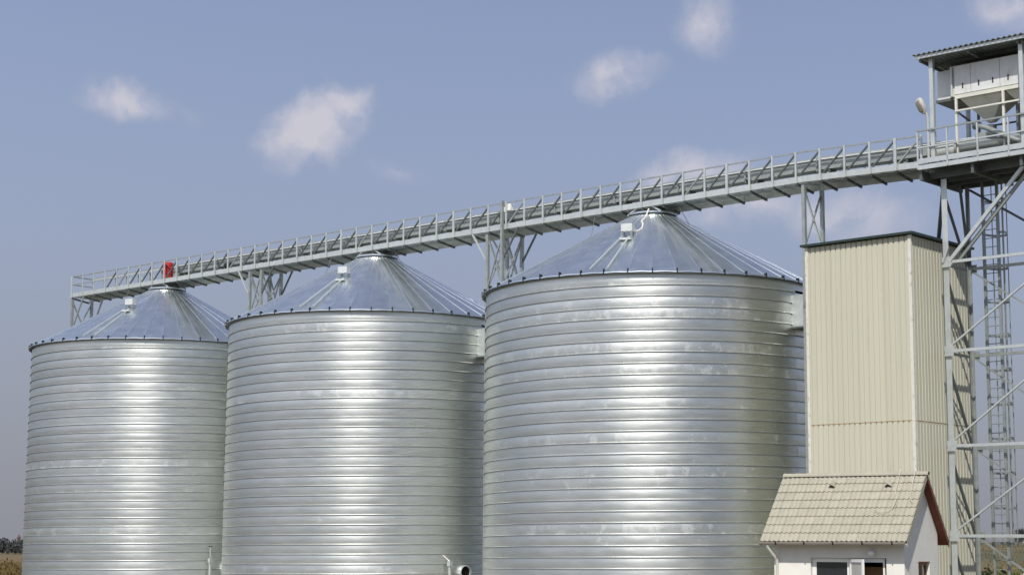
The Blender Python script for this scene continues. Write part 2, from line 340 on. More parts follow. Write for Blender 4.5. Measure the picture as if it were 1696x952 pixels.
# roof panel, in local frame of the silo axis at z=0; panel spans 7.5 degrees
da = 2*math.pi/NP
def conez(r): return HE+(RO-r)*SL
q = MB(); NR = 6
rs = [RO, RO-.004]+[RO-.12-(RO-.12-RCAP)*k/NR for k in range(NR+1)]
cols = [(-.5, .006), (-.46, .006), (-.44, 0), (-.2, .010), (0, .014), (.2, .010), (.44, 0), (.46, .006), (.5, .006)]
for r_ in rs:
    for c_, h_ in cols:
        t_ = c_*da; k = 1 if r_ > 3 else r_/3
        z_ = conez(r_)+(h_*k)
        q.v.append((r_*math.cos(t_), r_*math.sin(t_), z_))
nc = len(cols)
for j in range(len(rs)-1):
    for k in range(nc-1): q.f.append((j*nc+k, (j+1)*nc+k, (j+1)*nc+k+1, j*nc+k+1)[::-1])
i = len(q.v)                                              # turned-down lip at the eave
for c_, h_ in cols: q.v.append(((RO+.004)*math.cos(c_*da), (RO+.004)*math.sin(c_*da), conez(RO)+h_-.036))
for k in range(nc-1): q.f.append((k, k+1, i+k+1, i+k)[::-1])
for k in range(nc): q.v.append(((RO-.10)*math.cos(cols[k][0]*da), (RO-.10)*math.sin(cols[k][0]*da), conez(RO)-.034))
for k in range(nc-1): q.f.append((i+k, i+k+1, i+nc+k+1, i+nc+k)[::-1])
panel_me = q.mesh('roof_panel', zinc_roof, 25)
# rib over each joint
q = MB()
def ribsec(r_, w_, h_): return [(r_, -w_/2, conez(r_)-.02), (r_, -w_/2*.7, conez(r_)+h_), (r_, w_/2*.7, conez(r_)+h_), (r_, w_/2, conez(r_)-.02)]
secs = [ribsec(RO+.008, .036, .03), ribsec(5, .03, .02), ribsec(3, .024, .014), ribsec(RCAP+.03, .016, .008)]
for s_ in secs: q.v += s_
for j in range(3):
    for k in range(3): q.f.append((j*4+k, j*4+k+1, j*4+4+k+1, j*4+4+k))
q.f.append((0, 1, 2, 3)[::-1])
rib_me = q.mesh('roof_rib', zinc_roof)
cap_me = MB().box(RO-.10, RO+.012, -.019, .019, conez(RO)-.055, conez(RO)+.11).mesh('rib_end_cap', darkpl)

def polar(r_, deg, z): return (r_*math.cos(rad(deg)), r_*math.sin(rad(deg)), z)
def add_silo(x, label, first):
    root = thing('grain_silo', (x, Y0, 0), label, 'silo', 'grain silos in a row')
    for k in range(NB-1):
        put('wall_band', band_meshes[rb.randrange(8)], root, (0, 0, ZB+k*PIT-PIT*.5), (0, 0, 0))
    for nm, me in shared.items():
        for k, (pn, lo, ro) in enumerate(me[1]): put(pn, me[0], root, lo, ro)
    for k in range(NP):
        a = (k+.5)*da
        put('roof_panel', panel_me, root, (0, 0, 0), (0, 0, a))
        rbo = put('roof_rib', rib_me, root, (0, 0, 0), (0, 0, a+da/2))
        put('rib_end_cap', cap_me, rbo)
    return root
shared = {}
def share(name, mb, m, smooth=35, fix=True):
    me = mb.mesh(name, m, smooth)
    if fix:
        bm = bmesh.new(); bm.from_mesh(me); bmesh.ops.recalc_face_normals(bm, faces=bm.faces); bm.to_mesh(me); bm.free()
    shared[name+str(len(shared))] = (me, [(name, (0, 0, 0), (0, 0, 0))])
share('top_ring', MB().lathe([(R-.02, HE-.30), (R+.012, HE-.30), (R+.012, HE+.02), (R+.05, HE+.02), (R+.05, HE+.05), (R-.02, HE+.05)], SEG), zinc_wall)
share('eave_shade_ring', MB().lathe([(RO-.10, HE-.005), (RO-.10, HE-.064), (RO-.02, HE-.064), (RO-.02, HE-.036)], SEG), steel_dk)  # dark ring painted in for the shaded gap beneath the eave lip
share('foundation_ring', MB().lathe([(R+.25, 0), (R+.25, .2), (R-.1, .2)], 96), concrete)
# cap: neck, flange ring and lid
share('cap_neck', MB().lathe([(RCAP-.12, HC-.10), (RCAP-.12, HC+.10)], 64), steel_dk)
share('cap_flange', MB().lathe([(RCAP-.10, HC+.05), (RCAP+.02, HC+.04), (RCAP+.02, HC+.11), (RCAP-.05, HC+.125), (.0, HC+.15)], 64), zinc_roof)
fb = MB().box(RCAP-.11, RCAP-.07, -.02, .02, HC-.02, HC+.05).mesh('flange_bolt', steel)
shared['fb'] = (fb, [('flange_bolt', (0, 0, 0), (0, 0, 2*math.pi*k/44)) for k in range(44)])
share('inlet_spout', MB().box(-.19, .19, -.19, .19, HC+.14, 14.75), steel)
for s_ in (-1, 1):
    for y_ in (-.5, .5): share('inlet_strut', MB().bar((s_*.75, y_, HC+.1), (s_*.35, y_, 14.5), .05), steel_lt)
hatchm = mat('grey_white_hatch', (.62, .65, .64), .5, .2, .1, 6); palepipe = mat('pale_grey_pipe', (.47, .50, .47), .5, .2, .15, 6)
# roof hatch box at -69 degrees
ha = -69
def on(r_, deg, dz=0): return Vector(polar(r_, deg, conez(r_)+dz))
q = MB(); c = on(3.0, ha); ux = Vector((-math.sin(rad(ha)), math.cos(rad(ha)), 0)); ur = Vector((math.cos(rad(ha)), math.sin(rad(ha)), 0))
for a_, b_, c_, d_, e_, f_ in ((-.20, .20, -.16, .16, .16, .42),):
    i = len(q.v)
    q.v += [tuple(c+ux*xx+ur*yy+Vector((0, 0, zz))) for xx in (a_, b_) for yy in (c_, d_) for zz in (e_, f_)]
    q.f += [tuple(i+k for k in z) for z in ((0, 1, 3, 2), (4, 6, 7, 5), (0, 4, 5, 1), (2, 3, 7, 6), (0, 2, 6, 4), (1, 5, 7, 3))]
share('hatch_hood', q, hatchm, 0)
for xx in (-.17, .17):
    for yy in (-.13, .13): share('hatch_leg', MB().bar(tuple(c+ux*xx+ur*yy+Vector((0, 0, -.12))), tuple(c+ux*xx+ur*yy+Vector((0, 0, .2))), .05), steel)
q = MB(); c2 = on(3.42, ha+1, .06); q.bar(tuple(c2-ux*.2), tuple(c2+ux*.2), .22, .06); share('hatch_sill', q, hatchm, 0)
for dg in (-72.2, -66.5):
    q = MB(); q.bar(on(3.3, dg+ (1.2 if dg < -70 else 0), .10), on(6.08, dg, .10), .06, .05); share('ladder_rail', q, steel_lt, 0)
# side inspection box close under the eave, on the +x flank
q = MB().box(5.86, 6.75, -.22, .75, 9.72, 10.78); share('side_box', q, steel_lt, 0)
q = MB().box(5.82, 6.78, -.25, .78, 9.66, 9.715); share('side_box_floor', q, steel_dk, 0)
# aeration duct stub near the foot
q = MB(); dg = -7.5
d0 = Vector(polar(1, dg, 0)); p0 = d0*5.7+Vector((0, 0, 1.45)); p1 = d0*6.14+Vector((0, 0, 1.45))
for (pa, pb, r_) in ((p0, p1, .26),):
    t1 = Vector((-d0.y, d0.x, 0)); n_ = 24; i = len(q.v)
    for p in (pa, pb):
        for k in range(n_): a = 2*math.pi*k/n_; q.v.append(tuple(p+t1*math.cos(a)*r_+Vector((0, 0, math.sin(a)*r_))))
    for k in range(n_): q.f.append((i+k, i+(k+1) % n_, i+n_+(k+1) % n_, i+n_+k))
    for k in range(n_): a = 2*math.pi*k/n_; q.v.append(tuple(pb+t1*math.cos(a)*.225+Vector((0, 0, math.sin(a)*.225))))
    for k in range(n_): a = 2*math.pi*k/n_; q.v.append(tuple(pa+t1*math.cos(a)*.225+Vector((0, 0, math.sin(a)*.225))))
    for k in range(n_): q.f.append((i+n_+k, i+n_+(k+1) % n_, i+2*n_+(k+1) % n_, i+2*n_+k)); q.f.append((i+2*n_+k, i+2*n_+(k+1) % n_, i+3*n_+(k+1) % n_, i+3*n_+k))
share('aeration_duct', q, steel_lt, 40, False)
q = MB(); i = 0
for k in range(24): a = 2*math.pi*k/24; q.v.append(tuple(d0*6.06+Vector((0, 0, 1.45))+t1*math.cos(a)*.215+Vector((0, 0, math.sin(a)*.215))))
q.f.append(tuple(range(24))); share('duct_shade_disc', q, mat('dark_duct_inside', (.006, .006, .006), .9, spec=.1), 0, False)  # near-black disc stands for the shade inside the open duct
for dg_, pts in ((12, ((.55, .05), (2.2, .3))), ):
    pass
labels = ['galvanised spiral-seamed grain silo at the end of the row, under the red motor',
          'galvanised spiral-seamed grain silo standing between the two other silos',
          'galvanised spiral-seamed grain silo beside the tall beige clad building']
silos = [add_silo(x, l, i == 0) for i, (x, l) in enumerate(zip(SX, labels))]
# thin sensor cables from the catwalk to each roof are parts of the silos
for s_ in silos:
    MB().tube([on(2.3, -150), (-2.3, -.5, 14.45)], .012, 5).build('sensor_cable', steel_dk, s_, world=False)
    MB().tube([on(1.75, -4), (1.45, -.5, 14.45)], .012, 5).build('sensor_cable', steel_dk, s_, world=False)
# standpipes with valves beside the silo feet
sp_lab = ['thin pale standpipe with valve at the foot of the silo under the red motor', 'thin pale standpipe with slanted valve lever at the foot of the middle silo']
for i, (x, dg, lab) in enumerate(((SX[0], -15.6, sp_lab[0]), (SX[1], -15.0, sp_lab[1]))):
    p = Vector((x, Y0, 0))+Vector(polar(6.22, dg, 0))
    r_ = thing('standpipe', p, lab, 'pipe')
    MB().tube([(0, 0, .1), (0, 0, 1.78)], .055, 10).build('pipe', palepipe, r_, 40, world=False)
    MB().box(-.075, .075, -.075, .075, 1.68, 1.86).build('valve_body', palepipe, r_, world=False)
    if i == 0:
        MB().tube([(0, 0, 1.88), (0, 0, 2.36)], .02, 8).build('valve_stem', palepipe, r_, 40, world=False)
        MB().bar((-.1, 0, 2.36), (.1, 0, 2.36), .04).build('valve_handle', darkpl, r_, world=False)
    else:
        MB().tube([(0, 0, 1.85), (-.28, -.12, 2.1), (-.44, -.3, 2.34)], .022, 8).build('valve_stem', cable_w, r_, 40, world=False)
        MB().bar((-.50, -.34, 2.34), (-.38, -.26, 2.44), .1).build('valve_handle', steel_dk, r_, world=False)
c_ = thing('roof_cable', (SX[2], Y0, HC), 'pale loose cable hanging from roof cap to hatch of the silo beside the beige building', 'cable')
cp = [on(.84, -62.5, .16), on(1.3, -63.5, .05), on(1.75, -65.5, .05), on(1.95, -62.5, .04), on(2.4, -61.5, .04), on(2.7, -64, .05), on(2.95, -66, .2)]
q = MB().tube([Vector((SX[2], Y0, 0))+p for p in cp], .028, 6); q.build('cable', cable_w, c_, 40)

# ------------------------------------------------------------------ catwalk above the silos
YN, YF = 49.26, 50.38; ZL0, ZL1, ZT = 14.49, 14.69, 15.54
XL, XR, BAY = -74.29, -27.3, .94
NBAY = 50
def drop(x): return 0 if x < -31.75 else -.13*(x+31.75)/4.4          # last span dips towards the tower
cw = thing('catwalk', (-50.8, 49.82, ZL0), 'long galvanised lattice catwalk running over the three silos to the tower', 'catwalk')
xs = [XL+k*(XR-XL)/NBAY for k in range(NBAY+1)]
def P(x, y, z): return (x, y, z+drop(x))
secx = [xs[0], xs[7], xs[14], xs[21], xs[28], xs[35], xs[42], -31.75, xs[-1]]
secx = sorted(set(secx))
for y, tagn in ((YN, -1), (YF, 1)):
    for a, b in zip(secx[:-1], secx[1:]):
        pa, pb = P(a, y, (ZL0+ZL1)/2), P(b, y, (ZL0+ZL1)/2)
        if tagn > 0: piece('conveyor_girder', cw, steel_lt, P(a+.006, YN+1.0, ZL0+.02), P(b-.006, YN+1.0, ZL0+.02), .05, .32)
        piece('lower_chord', cw, steel_lt, (pa[0]+.006, pa[1], pa[2]), (pb[0]-.006, pb[1], pb[2]), .06, .20)
        piece('top_rail', cw, steel, P(a+.004, y, ZT-.025), P(b-.004, y, ZT-.025), .05, .045)
        if tagn > 0: piece('back_rail', cw, steel_lt, P(a+.004, y-.04, ZT-.10), P(b-.004, y-.04, ZT-.10), .03, .09)
    for k, x in enumerate(xs):
        ww = .066 if k % 7 else .095
        if k in (1, 2, 4): ww = .04
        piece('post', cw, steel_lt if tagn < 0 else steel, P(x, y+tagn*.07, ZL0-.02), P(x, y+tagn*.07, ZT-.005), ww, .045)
    for k in range(NBAY):
        a, b = xs[k]+.06, xs[k+1]-.06
        if k < 3: continue
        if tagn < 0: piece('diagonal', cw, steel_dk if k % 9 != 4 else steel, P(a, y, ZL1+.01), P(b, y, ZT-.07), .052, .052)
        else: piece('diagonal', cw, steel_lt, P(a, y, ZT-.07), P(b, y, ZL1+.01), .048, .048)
for k, x in enumerate(xs):
    piece('cross_beam', cw, steel_dk, P(x, YN-.02, ZL0-.05), P(x, YN+.98, ZL0-.19), .06, .08)
for a, b in zip(secx[:-1], secx[1:]):
    za = P(a, 0, ZL0+.06)[2]; zb_ = P(b, 0, ZL0+.06)[2]
    for ya, yb in ((YN+.04, YN+.34), (YN+.40, YN+.72), (YN+.78, YF-.04)):
        q = MB(); q.quad((a, ya, za), (b, ya, zb_), (b, yb, zb_), (a, yb, za)); q.quad((a, ya, za+.03), (a, yb, za+.03), (b, yb, zb_+.03), (b, ya, zb_+.03))
        q.quad((a, ya, za), (a, ya, za+.03), (b, ya, zb_+.03), (b, ya, zb_)); q.quad((a, yb, za), (b, yb, zb_), (b, yb, zb_+.03), (a, yb, za+.03))
        q.build('floor_plate', steel, cw)
piece('end_rail', cw, steel, (XL, YN, ZT-.03), (XL, YF, ZT-.03), .06, .06)
piece('end_rail', cw, steel, (XL, YN, ZL1+.42), (XL, YF, ZL1+.42), .045, .045)
piece('end_chord', cw, steel_lt, (XL, YN, ZL0+.1), (XL, YF, ZL0+.1), .06, .20)
piece('hand_rail', cw, steel, (XL, YN, ZL1+.42), (xs[5], YN, ZL1+.42), .04, .04)
for k, x in enumerate(xs):
    if 8 < k < 30:
        for z_ in ((ZT-.11, ZL1+.36)[k % 2], ): MB().box(x+.10, x+.17, YF-.06, YF-.028, z_, z_+.07).build('clamp_glint', whitem, cw)  # small white boxes stand for sun glints off the rail clamps
MB().box(-45.32, -44.98, YN-.02, YN+.16, 15.2, 15.46).build('junction_box', whitep, cw)
MB().box(-45.40, -45.30, YN-.14, YN-.04, 12.0, 15.6).build('tall_post', steel, cw)

# conveyor
cv = thing('chain_conveyor', (-46.7, 49.8, 14.55), 'enclosed pale sheet-steel trough conveyor lying inside the catwalk', 'conveyor')
cx0, cx1 = -66.2, -25.6
edges_ = [cx0+k*(cx1-cx0)/14 for k in range(15)]
for a, b in zip(edges_[:-1], edges_[1:]):
    za, zb_ = drop(min(a, XR)), drop(min(b, XR))
    q = MB(); sec = [(49.6, 14.92), (50.05, 14.92), (50.05, 15.24), (49.6, 15.24)]; i = 0
    q.v += [(a+.004, y, z+za) for y, z in sec]+[(b-.004, y, z+zb_) for y, z in sec]
    q.f += [(0, 1, 5, 4), (1, 2, 6, 5), (2, 3, 7, 6), (3, 0, 4, 7), (3, 2, 1, 0), (4, 5, 6, 7)]
    o = q.build('trough_section', trough, cv)
    q = MB(); sec = [(49.55, 15.245), (50.1, 15.245), (50.1, 15.275), (49.55, 15.275)]
    q.v += [(a+.004, y, z+za) for y, z in sec]+[(b-.004, y, z+zb_) for y, z in sec]
    q.f += [(0, 1, 5, 4), (1, 2, 6, 5), (2, 3, 7, 6), (3, 0, 4, 7), (3, 2, 1, 0), (4, 5, 6, 7)]
    q.build('trough_lid', whitem, cv)
    MB().box(a-.03, a+.03, 49.54, 50.11, 14.86+za, 15.29+za).build('joint_flange', steel, cv)
    MB().box(a+.4, a+.46, 49.62, 50.03, 14.575+za, 14.918+za).build('stand', steel_dk, cv)
MB().box(cx1-.02, cx1+.35, 49.55, 50.1, 14.60, 15.25).build('tail_box', trough, cv)
# red drive motor
rm = thing('drive_motor', (-67.05, 49.62, 14.6), 'red upright drive motor at the end of the conveyor above the end silo', 'motor')
MB().lathe([(.0, 0), (.21, 0), (.23, .04), (.23, .24), (.26, .26), (.26, .32), (.235, .34)], 24, c=(-67.05, 49.62, 14.70)).build('gearbox', redp, rm, 40)
q = MB().lathe([(.22, .34), (.235, .36), (.235, .62), (.22, .64)], 24, c=(-67.05, 49.62, 14.70)); 
for k in range(24):
    a = 2*math.pi*k/24; q.bar((-67.05+.24*math.cos(a), 49.62+.24*math.sin(a), 15.07), (-67.05+.24*math.cos(a), 49.62+.24*math.sin(a), 15.32), .018)
q.build('motor_body', redp, rm, 40)
MB().lathe([(.245, .64), (.25, .66), (.24, .78), (.16, .82), (0, .83)], 24, c=(-67.05, 49.62, 14.70)).build('fan_cowl', redp, rm, 40)
MB().box(-66.72, -66.2, 49.66, 49.98, 14.75, 15.12).build('drive_housing', trough, rm)
MB().box(-67.28, -66.82, 49.42, 49.82, 14.575, 14.705).build('motor_foot', blackp, rm)
sg = thing('gate_motor', (-62.45, 49.5, 14.9), 'small dark gate motor on the side of the conveyor', 'motor')
MB().lathe([(0, -.2), (.1, -.2), (.11, -.16), (.11, .12), (.07, .16), (0, .16)], 16, c=(0, 0, 0)).build('motor_body', blackp, sg, 40, world=False).rotation_euler = (0, rad(90), 0)
MB().box(-.1, .1, -.02, .12, -.1, .12).build('gearbox', steel_dk, sg, world=False)

# ------------------------------------------------------------------ trestles
def trestle(x, half, label, four):
    rt = thing('support_trestle', (x, Y0, 0), label, 'trestle', 'trestles carrying the catwalk')
    lx = (-half, half) if four else (0,)
    top = ZL0-.11
    for dx in lx:
        for y in (YN, YF): piece('leg', rt, steel, (x+dx, y, 0.12), (x+dx, y, top+drop(x)), .12, .12)
    levels = [top-.12, 12.2, 9.6, 7.0, 4.4, 1.8]
    for j, (a, b) in enumerate(zip(levels[:-1], levels[1:])):
        for dx in lx:
            piece('cross_brace', rt, steel, (x+dx+.03, YN, a), (x+dx+.03, YF, b), .05, .05); piece('cross_brace', rt, steel, (x+dx-.03, YF, a), (x+dx-.03, YN, b), .05, .05)
            piece('strut', rt, steel, (x+dx, YN+.06, b), (x+dx, YF-.06, b), .08, .08)
        if four:
            for y in (YN, YF):
                piece('cross_brace', rt, steel, (x-half, y+.03, a), (x+half, y+.03, b), .05, .05); piece('cross_brace', rt, steel, (x+half, y-.03, a), (x-half, y-.03, b), .05, .05)
                piece('strut', rt, steel, (x-half+.06, y, b), (x+half-.06, y, b), .07, .07)
    if four:
        for y in (YN, YF):
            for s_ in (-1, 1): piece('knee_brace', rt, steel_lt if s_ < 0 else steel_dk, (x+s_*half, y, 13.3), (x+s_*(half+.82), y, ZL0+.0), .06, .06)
    return rt
trestle(-60.17, .39, 'four-legged lattice trestle between the end silo and the middle silo', True)
trestle(-45.79, .39, 'four-legged lattice trestle between the middle silo and the silo by the building', True)
trestle(-31.75, .0, 'two-legged trestle frame against the beige clad building', False)
et = trestle(-74.26, .0, 'two-legged trestle frame at the free end of the catwalk', False)
for y in (YN, YF): piece('knee_brace', et, steel, (-74.2, y, 12.9), (-73.3, y, ZL0), .06, .06)

# ------------------------------------------------------------------ beige clad building
BX0, BX1, BY0, BY1, BZ = -30.85, -27.05, 47.9, 51.65, 12.0
bd = thing('clad_building', ((BX0+BX1)/2, (BY0+BY1)/2, 0), 'tall narrow building clad in beige ribbed metal sheet with dark green roof edge', 'building')
MB().box(BX0+.06, BX1-.06, BY0+.06, BY1-.06, 0, BZ-.02).build('core_wall', clad, bd)
def sheet(p0, dirv, nrm, w, z0, z1):
    """trapezoidal sheet: ribs 0.2 m apart"""
    q = MB(); d = Vector(dirv); n = Vector(nrm); p0 = Vector(p0); nR = max(1, round(w/.2)); pt = w/nR; prof = []
    for k in range(nR): prof += [(k*pt, .038), (k*pt+pt*.72, .038), (k*pt+pt*.77, .008), (k*pt+pt*.95, .008)]
    prof.append((w, .038))
    for s_, h_ in prof:
        v = p0+d*s_+n*h_; q.v += [(v.x, v.y, z0), (v.x, v.y, z1)]
    for k in range(len(prof)-1): q.f.append((2*k, 2*k+2, 2*k+3, 2*k+1))
    return q
for (p0, dv, nv, W) in (((BX0, BY0+.06, 0), (1, 0, 0), (0, -1, 0), BX1-BX0), ((BX1-.06, BY0, 0), (0, 1, 0), (1, 0, 0), BY1-BY0),
                        ((BX1, BY1-.06, 0), (-1, 0, 0), (0, 1, 0), BX1-BX0), ((BX0+.06, BY1, 0), (0, -1, 0), (-1, 0, 0), BY1-BY0)):
    ns = 4; ww = W/ns
    for k in range(ns):
        pk = Vector(p0)+Vector(dv)*(k*ww)
        for z0, z1 in ((.1, 6.26), (6.27, BZ-.03)):
            sheet(pk, dv, nv, ww-.004, z0, z1).build('cladding_sheet', clad, bd)
    a = Vector(p0)+Vector(nv)*.032; 
    q = MB(); d = Vector(dv); n = Vector(nv); b = a+d*W
    q.bar((a.x, a.y, 6.265), (b.x, b.y, 6.265), .016, .022); q.build('lap_joint', rust, bd)
for x, y, m_ in ((BX0, BY0, trimw), (BX1, BY0, trimw), (BX1, BY1, steel_lt), (BX0, BY1, trimw)):
    sx = 1 if x == BX0 else -1; sy = 1 if y == BY0 else -1
    q = MB(); q.box(min(x-sx*.012, x+sx*.09), max(x-sx*.012, x+sx*.09), min(y-sy*.012, y+sy*.02), max(y-sy*.012, y+sy*.02), .1, BZ-.02)
    q.box(min(x-sx*.014, x+sx*.02), max(x-sx*.014, x+sx*.02), min(y-sy*.01, y+sy*.09), max(y-sy*.01, y+sy*.09), .1, BZ-.02)
    q.build('corner_trim', m_, bd)
rf = MB().box(BX0-.13, BX1+.13, BY0-.13, BY1+.13, BZ, BZ+.07).build('roof', greenp, bd)
MB().box(BX0-.16, BX1+.16, BY0-.16, BY1+.16, BZ+.072, BZ+.095).build('roof_edge', mat('roof_edge_grey', (.07, .10, .09), .5, .2), rf, world=True).location = (0, 0, 0)
for o in list(rf.children): o.data.transform(Matrix.Translation(Vector((0, 0, 0)))) 

# ------------------------------------------------------------------ lattice tower with platform
TX0, TX1, TY0, TY1 = -26.6, -22.6, 49.1, 50.75
tw = thing('lattice_tower', ((TX0+TX1)/2, (TY0+TY1)/2, 0), 'galvanised lattice tower with platform beside the beige clad building', 'tower')
for x in (TX0, TX1):
    for y in (TY0, TY1):
        q = MB(); sx = 1 if x == TX0 else -1; sy = 1 if y == TY0 else -1
        lw = .19 if y == TY0 else .10
        q.box(min(x, x+sx*lw), max(x, x+sx*lw), min(y, y+sy*.014), max(y, y+sy*.014), 0, 13.85)
        q.box(min(x, x+sx*.014), max(x, x+sx*.014), min(y+sy*.015, y+sy*lw), max(y+sy*.015, y+sy*lw), 0, 13.85)
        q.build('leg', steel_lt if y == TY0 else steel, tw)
lv = [.1, 2.80, 5.52, 8.43, 11.2]
for j, z in enumerate(lv[1:]):
    for y in (TY0, TY1): piece('beam', tw, steel_lt if y == TY0 else steel, (TX0+.02, y-.03 if y == TY0 else y+.03, z), (TX1-.02, y-.03 if y == TY0 else y+.03, z), .06, .09)
    for x in (TX0, TX1): piece('beam', tw, steel_dk, (x-.03 if x == TX0 else x+.03, TY0, z-.03), (x-.03 if x == TX0 else x+.03, TY1, z-.03), .06, .08)
lv2 = lv+[13.8]
for a, b in zip(lv2[:-1], lv2[1:]):
    if b < 13:
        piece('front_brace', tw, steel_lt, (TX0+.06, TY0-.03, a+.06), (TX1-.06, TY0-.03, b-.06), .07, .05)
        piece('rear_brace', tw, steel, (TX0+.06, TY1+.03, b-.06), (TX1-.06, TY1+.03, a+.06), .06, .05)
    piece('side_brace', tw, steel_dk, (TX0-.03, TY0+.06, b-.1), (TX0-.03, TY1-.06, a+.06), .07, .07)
    piece('side_brace', tw, steel_dk, (TX1+.03, TY0+.06, b-.1), (TX1+.03, TY1-.06, a+.06), .07, .07)
piece('main_brace', tw, steel_lt, (TX0+.22, TY0-.04, 11.2), (-23.72, TY0-.04, 13.95), .09, .11)
piece('main_brace', tw, steel, (TX0+.42, TY0+.12, 11.2), (-23.52, TY0+.12, 13.95), .08, .10)
piece('main_brace', tw, steel_lt, (TX0+.05, TY0-.1, 11.2), (TX0+.25, TY0-.1, 11.65), .06, .05)
piece('rear_brace', tw, steel_dk, (TX0+.1, TY1+.03, 13.75), (TX1-.1, TY1+.03, 11.25), .08, .07)
piece('stay', tw, steel_dk, (TX0-.1, 49.5, 13.95), (-27.6, 50.6, 11.9), .11, .11)        # props off the building's roof
piece('stay', tw, steel_dk, (TX0+.05, 50.2, 13.9), (TX0+.05, TY1-.05, 11.3), .07, .07)
for z in lv[1:]:
    for x, sx in ((TX0, 1), (TX1, -1)):
        MB().box(min(x+sx*.0, x+sx*.30), max(x+sx*.0, x+sx*.30), TY0-.075, TY0-.062, z-.16, z+.16).build('gusset_plate', steel_lt, tw)
        MB().box(min(x, x+sx*.24), max(x, x+sx*.24), TY1+.062, TY1+.075, z-.13, z+.13).build('gusset_plate', steel, tw)
# platform
PX0, PX1, PY0, PY1 = -27.0, -21.8, 48.42, 51.1
for y in (PY0, 49.0, 49.65, 50.3, PY1-.05): piece('deck_girder', tw, steel_dk if y > PY0 else steel_lt, (PX0, y, 14.15 if y == PY0 else 13.98), (PX1, y, 14.15 if y == PY0 else 13.98), .07, .14 if y == PY0 else .22)
for x in (PX0+.04, -25.2, -23.6, PX1-.04): piece('deck_girder', tw, steel_dk, (x, PY0+.08, 13.92), (x, PY1+.02, 13.92), .09, .30)
MB().box(PX0, PX1, PY0, PY1, 14.225, 14.255).build('deck_plate', steel_dk, tw)
MB().box(PX0+.02, PX1, PY0-.055, PY0-.04, 14.26, 14.42).build('toe_board', steel_lt, tw)
for k in range(6):
    x = PX0+.02+k*1.02
    piece('rail_post', tw, steel_lt, (x, PY0-.03, 14.10), (x, PY0-.03, 15.30), .05, .05)
piece('rail_post', tw, steel_lt, (PX0+.02, PY1, 14.10), (PX0+.02, PY1, 15.30), .05, .05)
piece('top_rail', tw, steel, (PX0, PY0-.03, 15.31), (PX1, PY0-.03, 15.31), .05, .05)
piece('mid_rail', tw, steel_lt, (PX0, PY0-.03, 14.78), (PX1, PY0-.03, 14.78), .045, .045)
piece('top_rail', tw, steel, (PX0, PY1, 15.31), (PX1, PY1, 15.31), .05, .05)
piece('mid_rail', tw, steel, (PX0, PY1, 14.78), (PX1, PY1, 14.78), .045, .045)
# caged ladder
ld = thing('caged_ladder', (-25.75, 51.0, 0), 'tall caged access ladder hanging behind the lattice tower', 'ladder')
LX0, LX1, LY = -26.16, -25.68, 51.0
piece('stringer', ld, steel, (LX0, LY, .2), (LX0, LY, 14.2), .06, .06); piece('stringer', ld, steel, (LX1, LY, .2), (LX1, LY, 14.2), .09, .07)
z = .4; rung = MB().bar((LX0+.03, LY, 0), (LX1-.04, LY, 0), .028, .028, 6).mesh('rung', steel)
while z < 14.1: put('rung', rung, ld, (0-ld.location.x, -ld.location.y, z)); z += .28
q = MB(); pts = []
for k in range(13):
    a = math.pi*k/12; pts.append((-25.86-.36*math.cos(a), LY+.66*math.sin(a), 0))
pts = [(LX0, LY, 0)]+pts+[(LX1, LY, 0)]
for a, b in zip(pts[:-1], pts[1:]): q.bar(a, b, .012, .07)
hoop = q.mesh('cage_hoop', steel)
for k in range(11): put('cage_hoop', hoop, ld, (-ld.location.x, -ld.location.y, 2.6+k*1.08))
for k in (1, 4, 7, 10, 13):
    x, y, _ = pts[k]; piece('cage_bar', ld, steel, (x, y, 2.5), (x, y, 14.1), .03, .012)

# machine house on the platform: canopy, cleaner, spout, drum, lamp
cn = thing('canopy', (-24.3, 49.6, 14.25), 'corrugated canopy roof on pale posts above the platform', 'canopy')
for x in (-26.48, -23.47): piece('post', cn, steel_lt, (x, 48.5, 14.26), (x, 48.5, 17.58), .13, .13)
for x in (-26.48, -23.47): piece('post', cn, steel, (x, 50.8, 14.26), (x, 50.8, 17.45), .11, .11)
piece('eave_beam', cn, steel_lt, (-26.9, 48.22, 17.62), (-21.8, 48.22, 17.62), .06, .10)
piece('purlin', cn, steel_dk, (-26.9, 49.3, 17.6), (-21.8, 49.3, 17.6), .06, .10); piece('purlin', cn, steel, (-26.9, 50.2, 17.55), (-21.8, 50.2, 17.55), .06, .10); piece('purlin', cn, steel, (-26.9, 51.1, 17.5), (-21.8, 51.1, 17.5), .06, .10)
for x in (-26.75, -25.1, -23.47, -21.9): piece('rafter', cn, steel_dk, (x, 48.26, 17.52), (x, 51.2, 17.40), .07, .08)
q = MB(); sx_ = []; x = -26.93
nW = 28
for k in range(nW*8+1):
    xx = -26.93+k*(.18/8); h = .022*math.sin(2*math.pi*k/8); sx_.append((xx, h))
for xx, h in sx_: q.v += [(xx, 48.12, 17.705+h), (xx, 51.3, 17.58+h)]
for k in range(len(sx_)-1): q.f.append((2*k, 2*k+2, 2*k+3, 2*k+1))
i = len(q.v)
for xx, h in sx_: q.v += [(xx, 48.12, 17.685+h), (xx, 51.3, 17.56+h)]
for k in range(len(sx_)-1): q.f.append((i+2*k, i+2*k+1, i+2*k+3, i+2*k+2)); q.f.append((2*k, i+2*k, i+2*k+2, 2*k+2))
q.build('corrugated_sheet', sheet_dk, cn, 50)
mc = thing('grain_cleaner', (-24.2, 49.7, 14.25), 'white panelled grain cleaning machine with hoppers under the canopy', 'machine')
MB().box(-26.1, -22.2, 48.95, 50.5, 16.36, 17.34).build('body', creamp, mc)
MB().box(-26.62, -26.1, 49.1, 50.4, 16.36, 17.30).build('side_cabinet', whitem, mc)
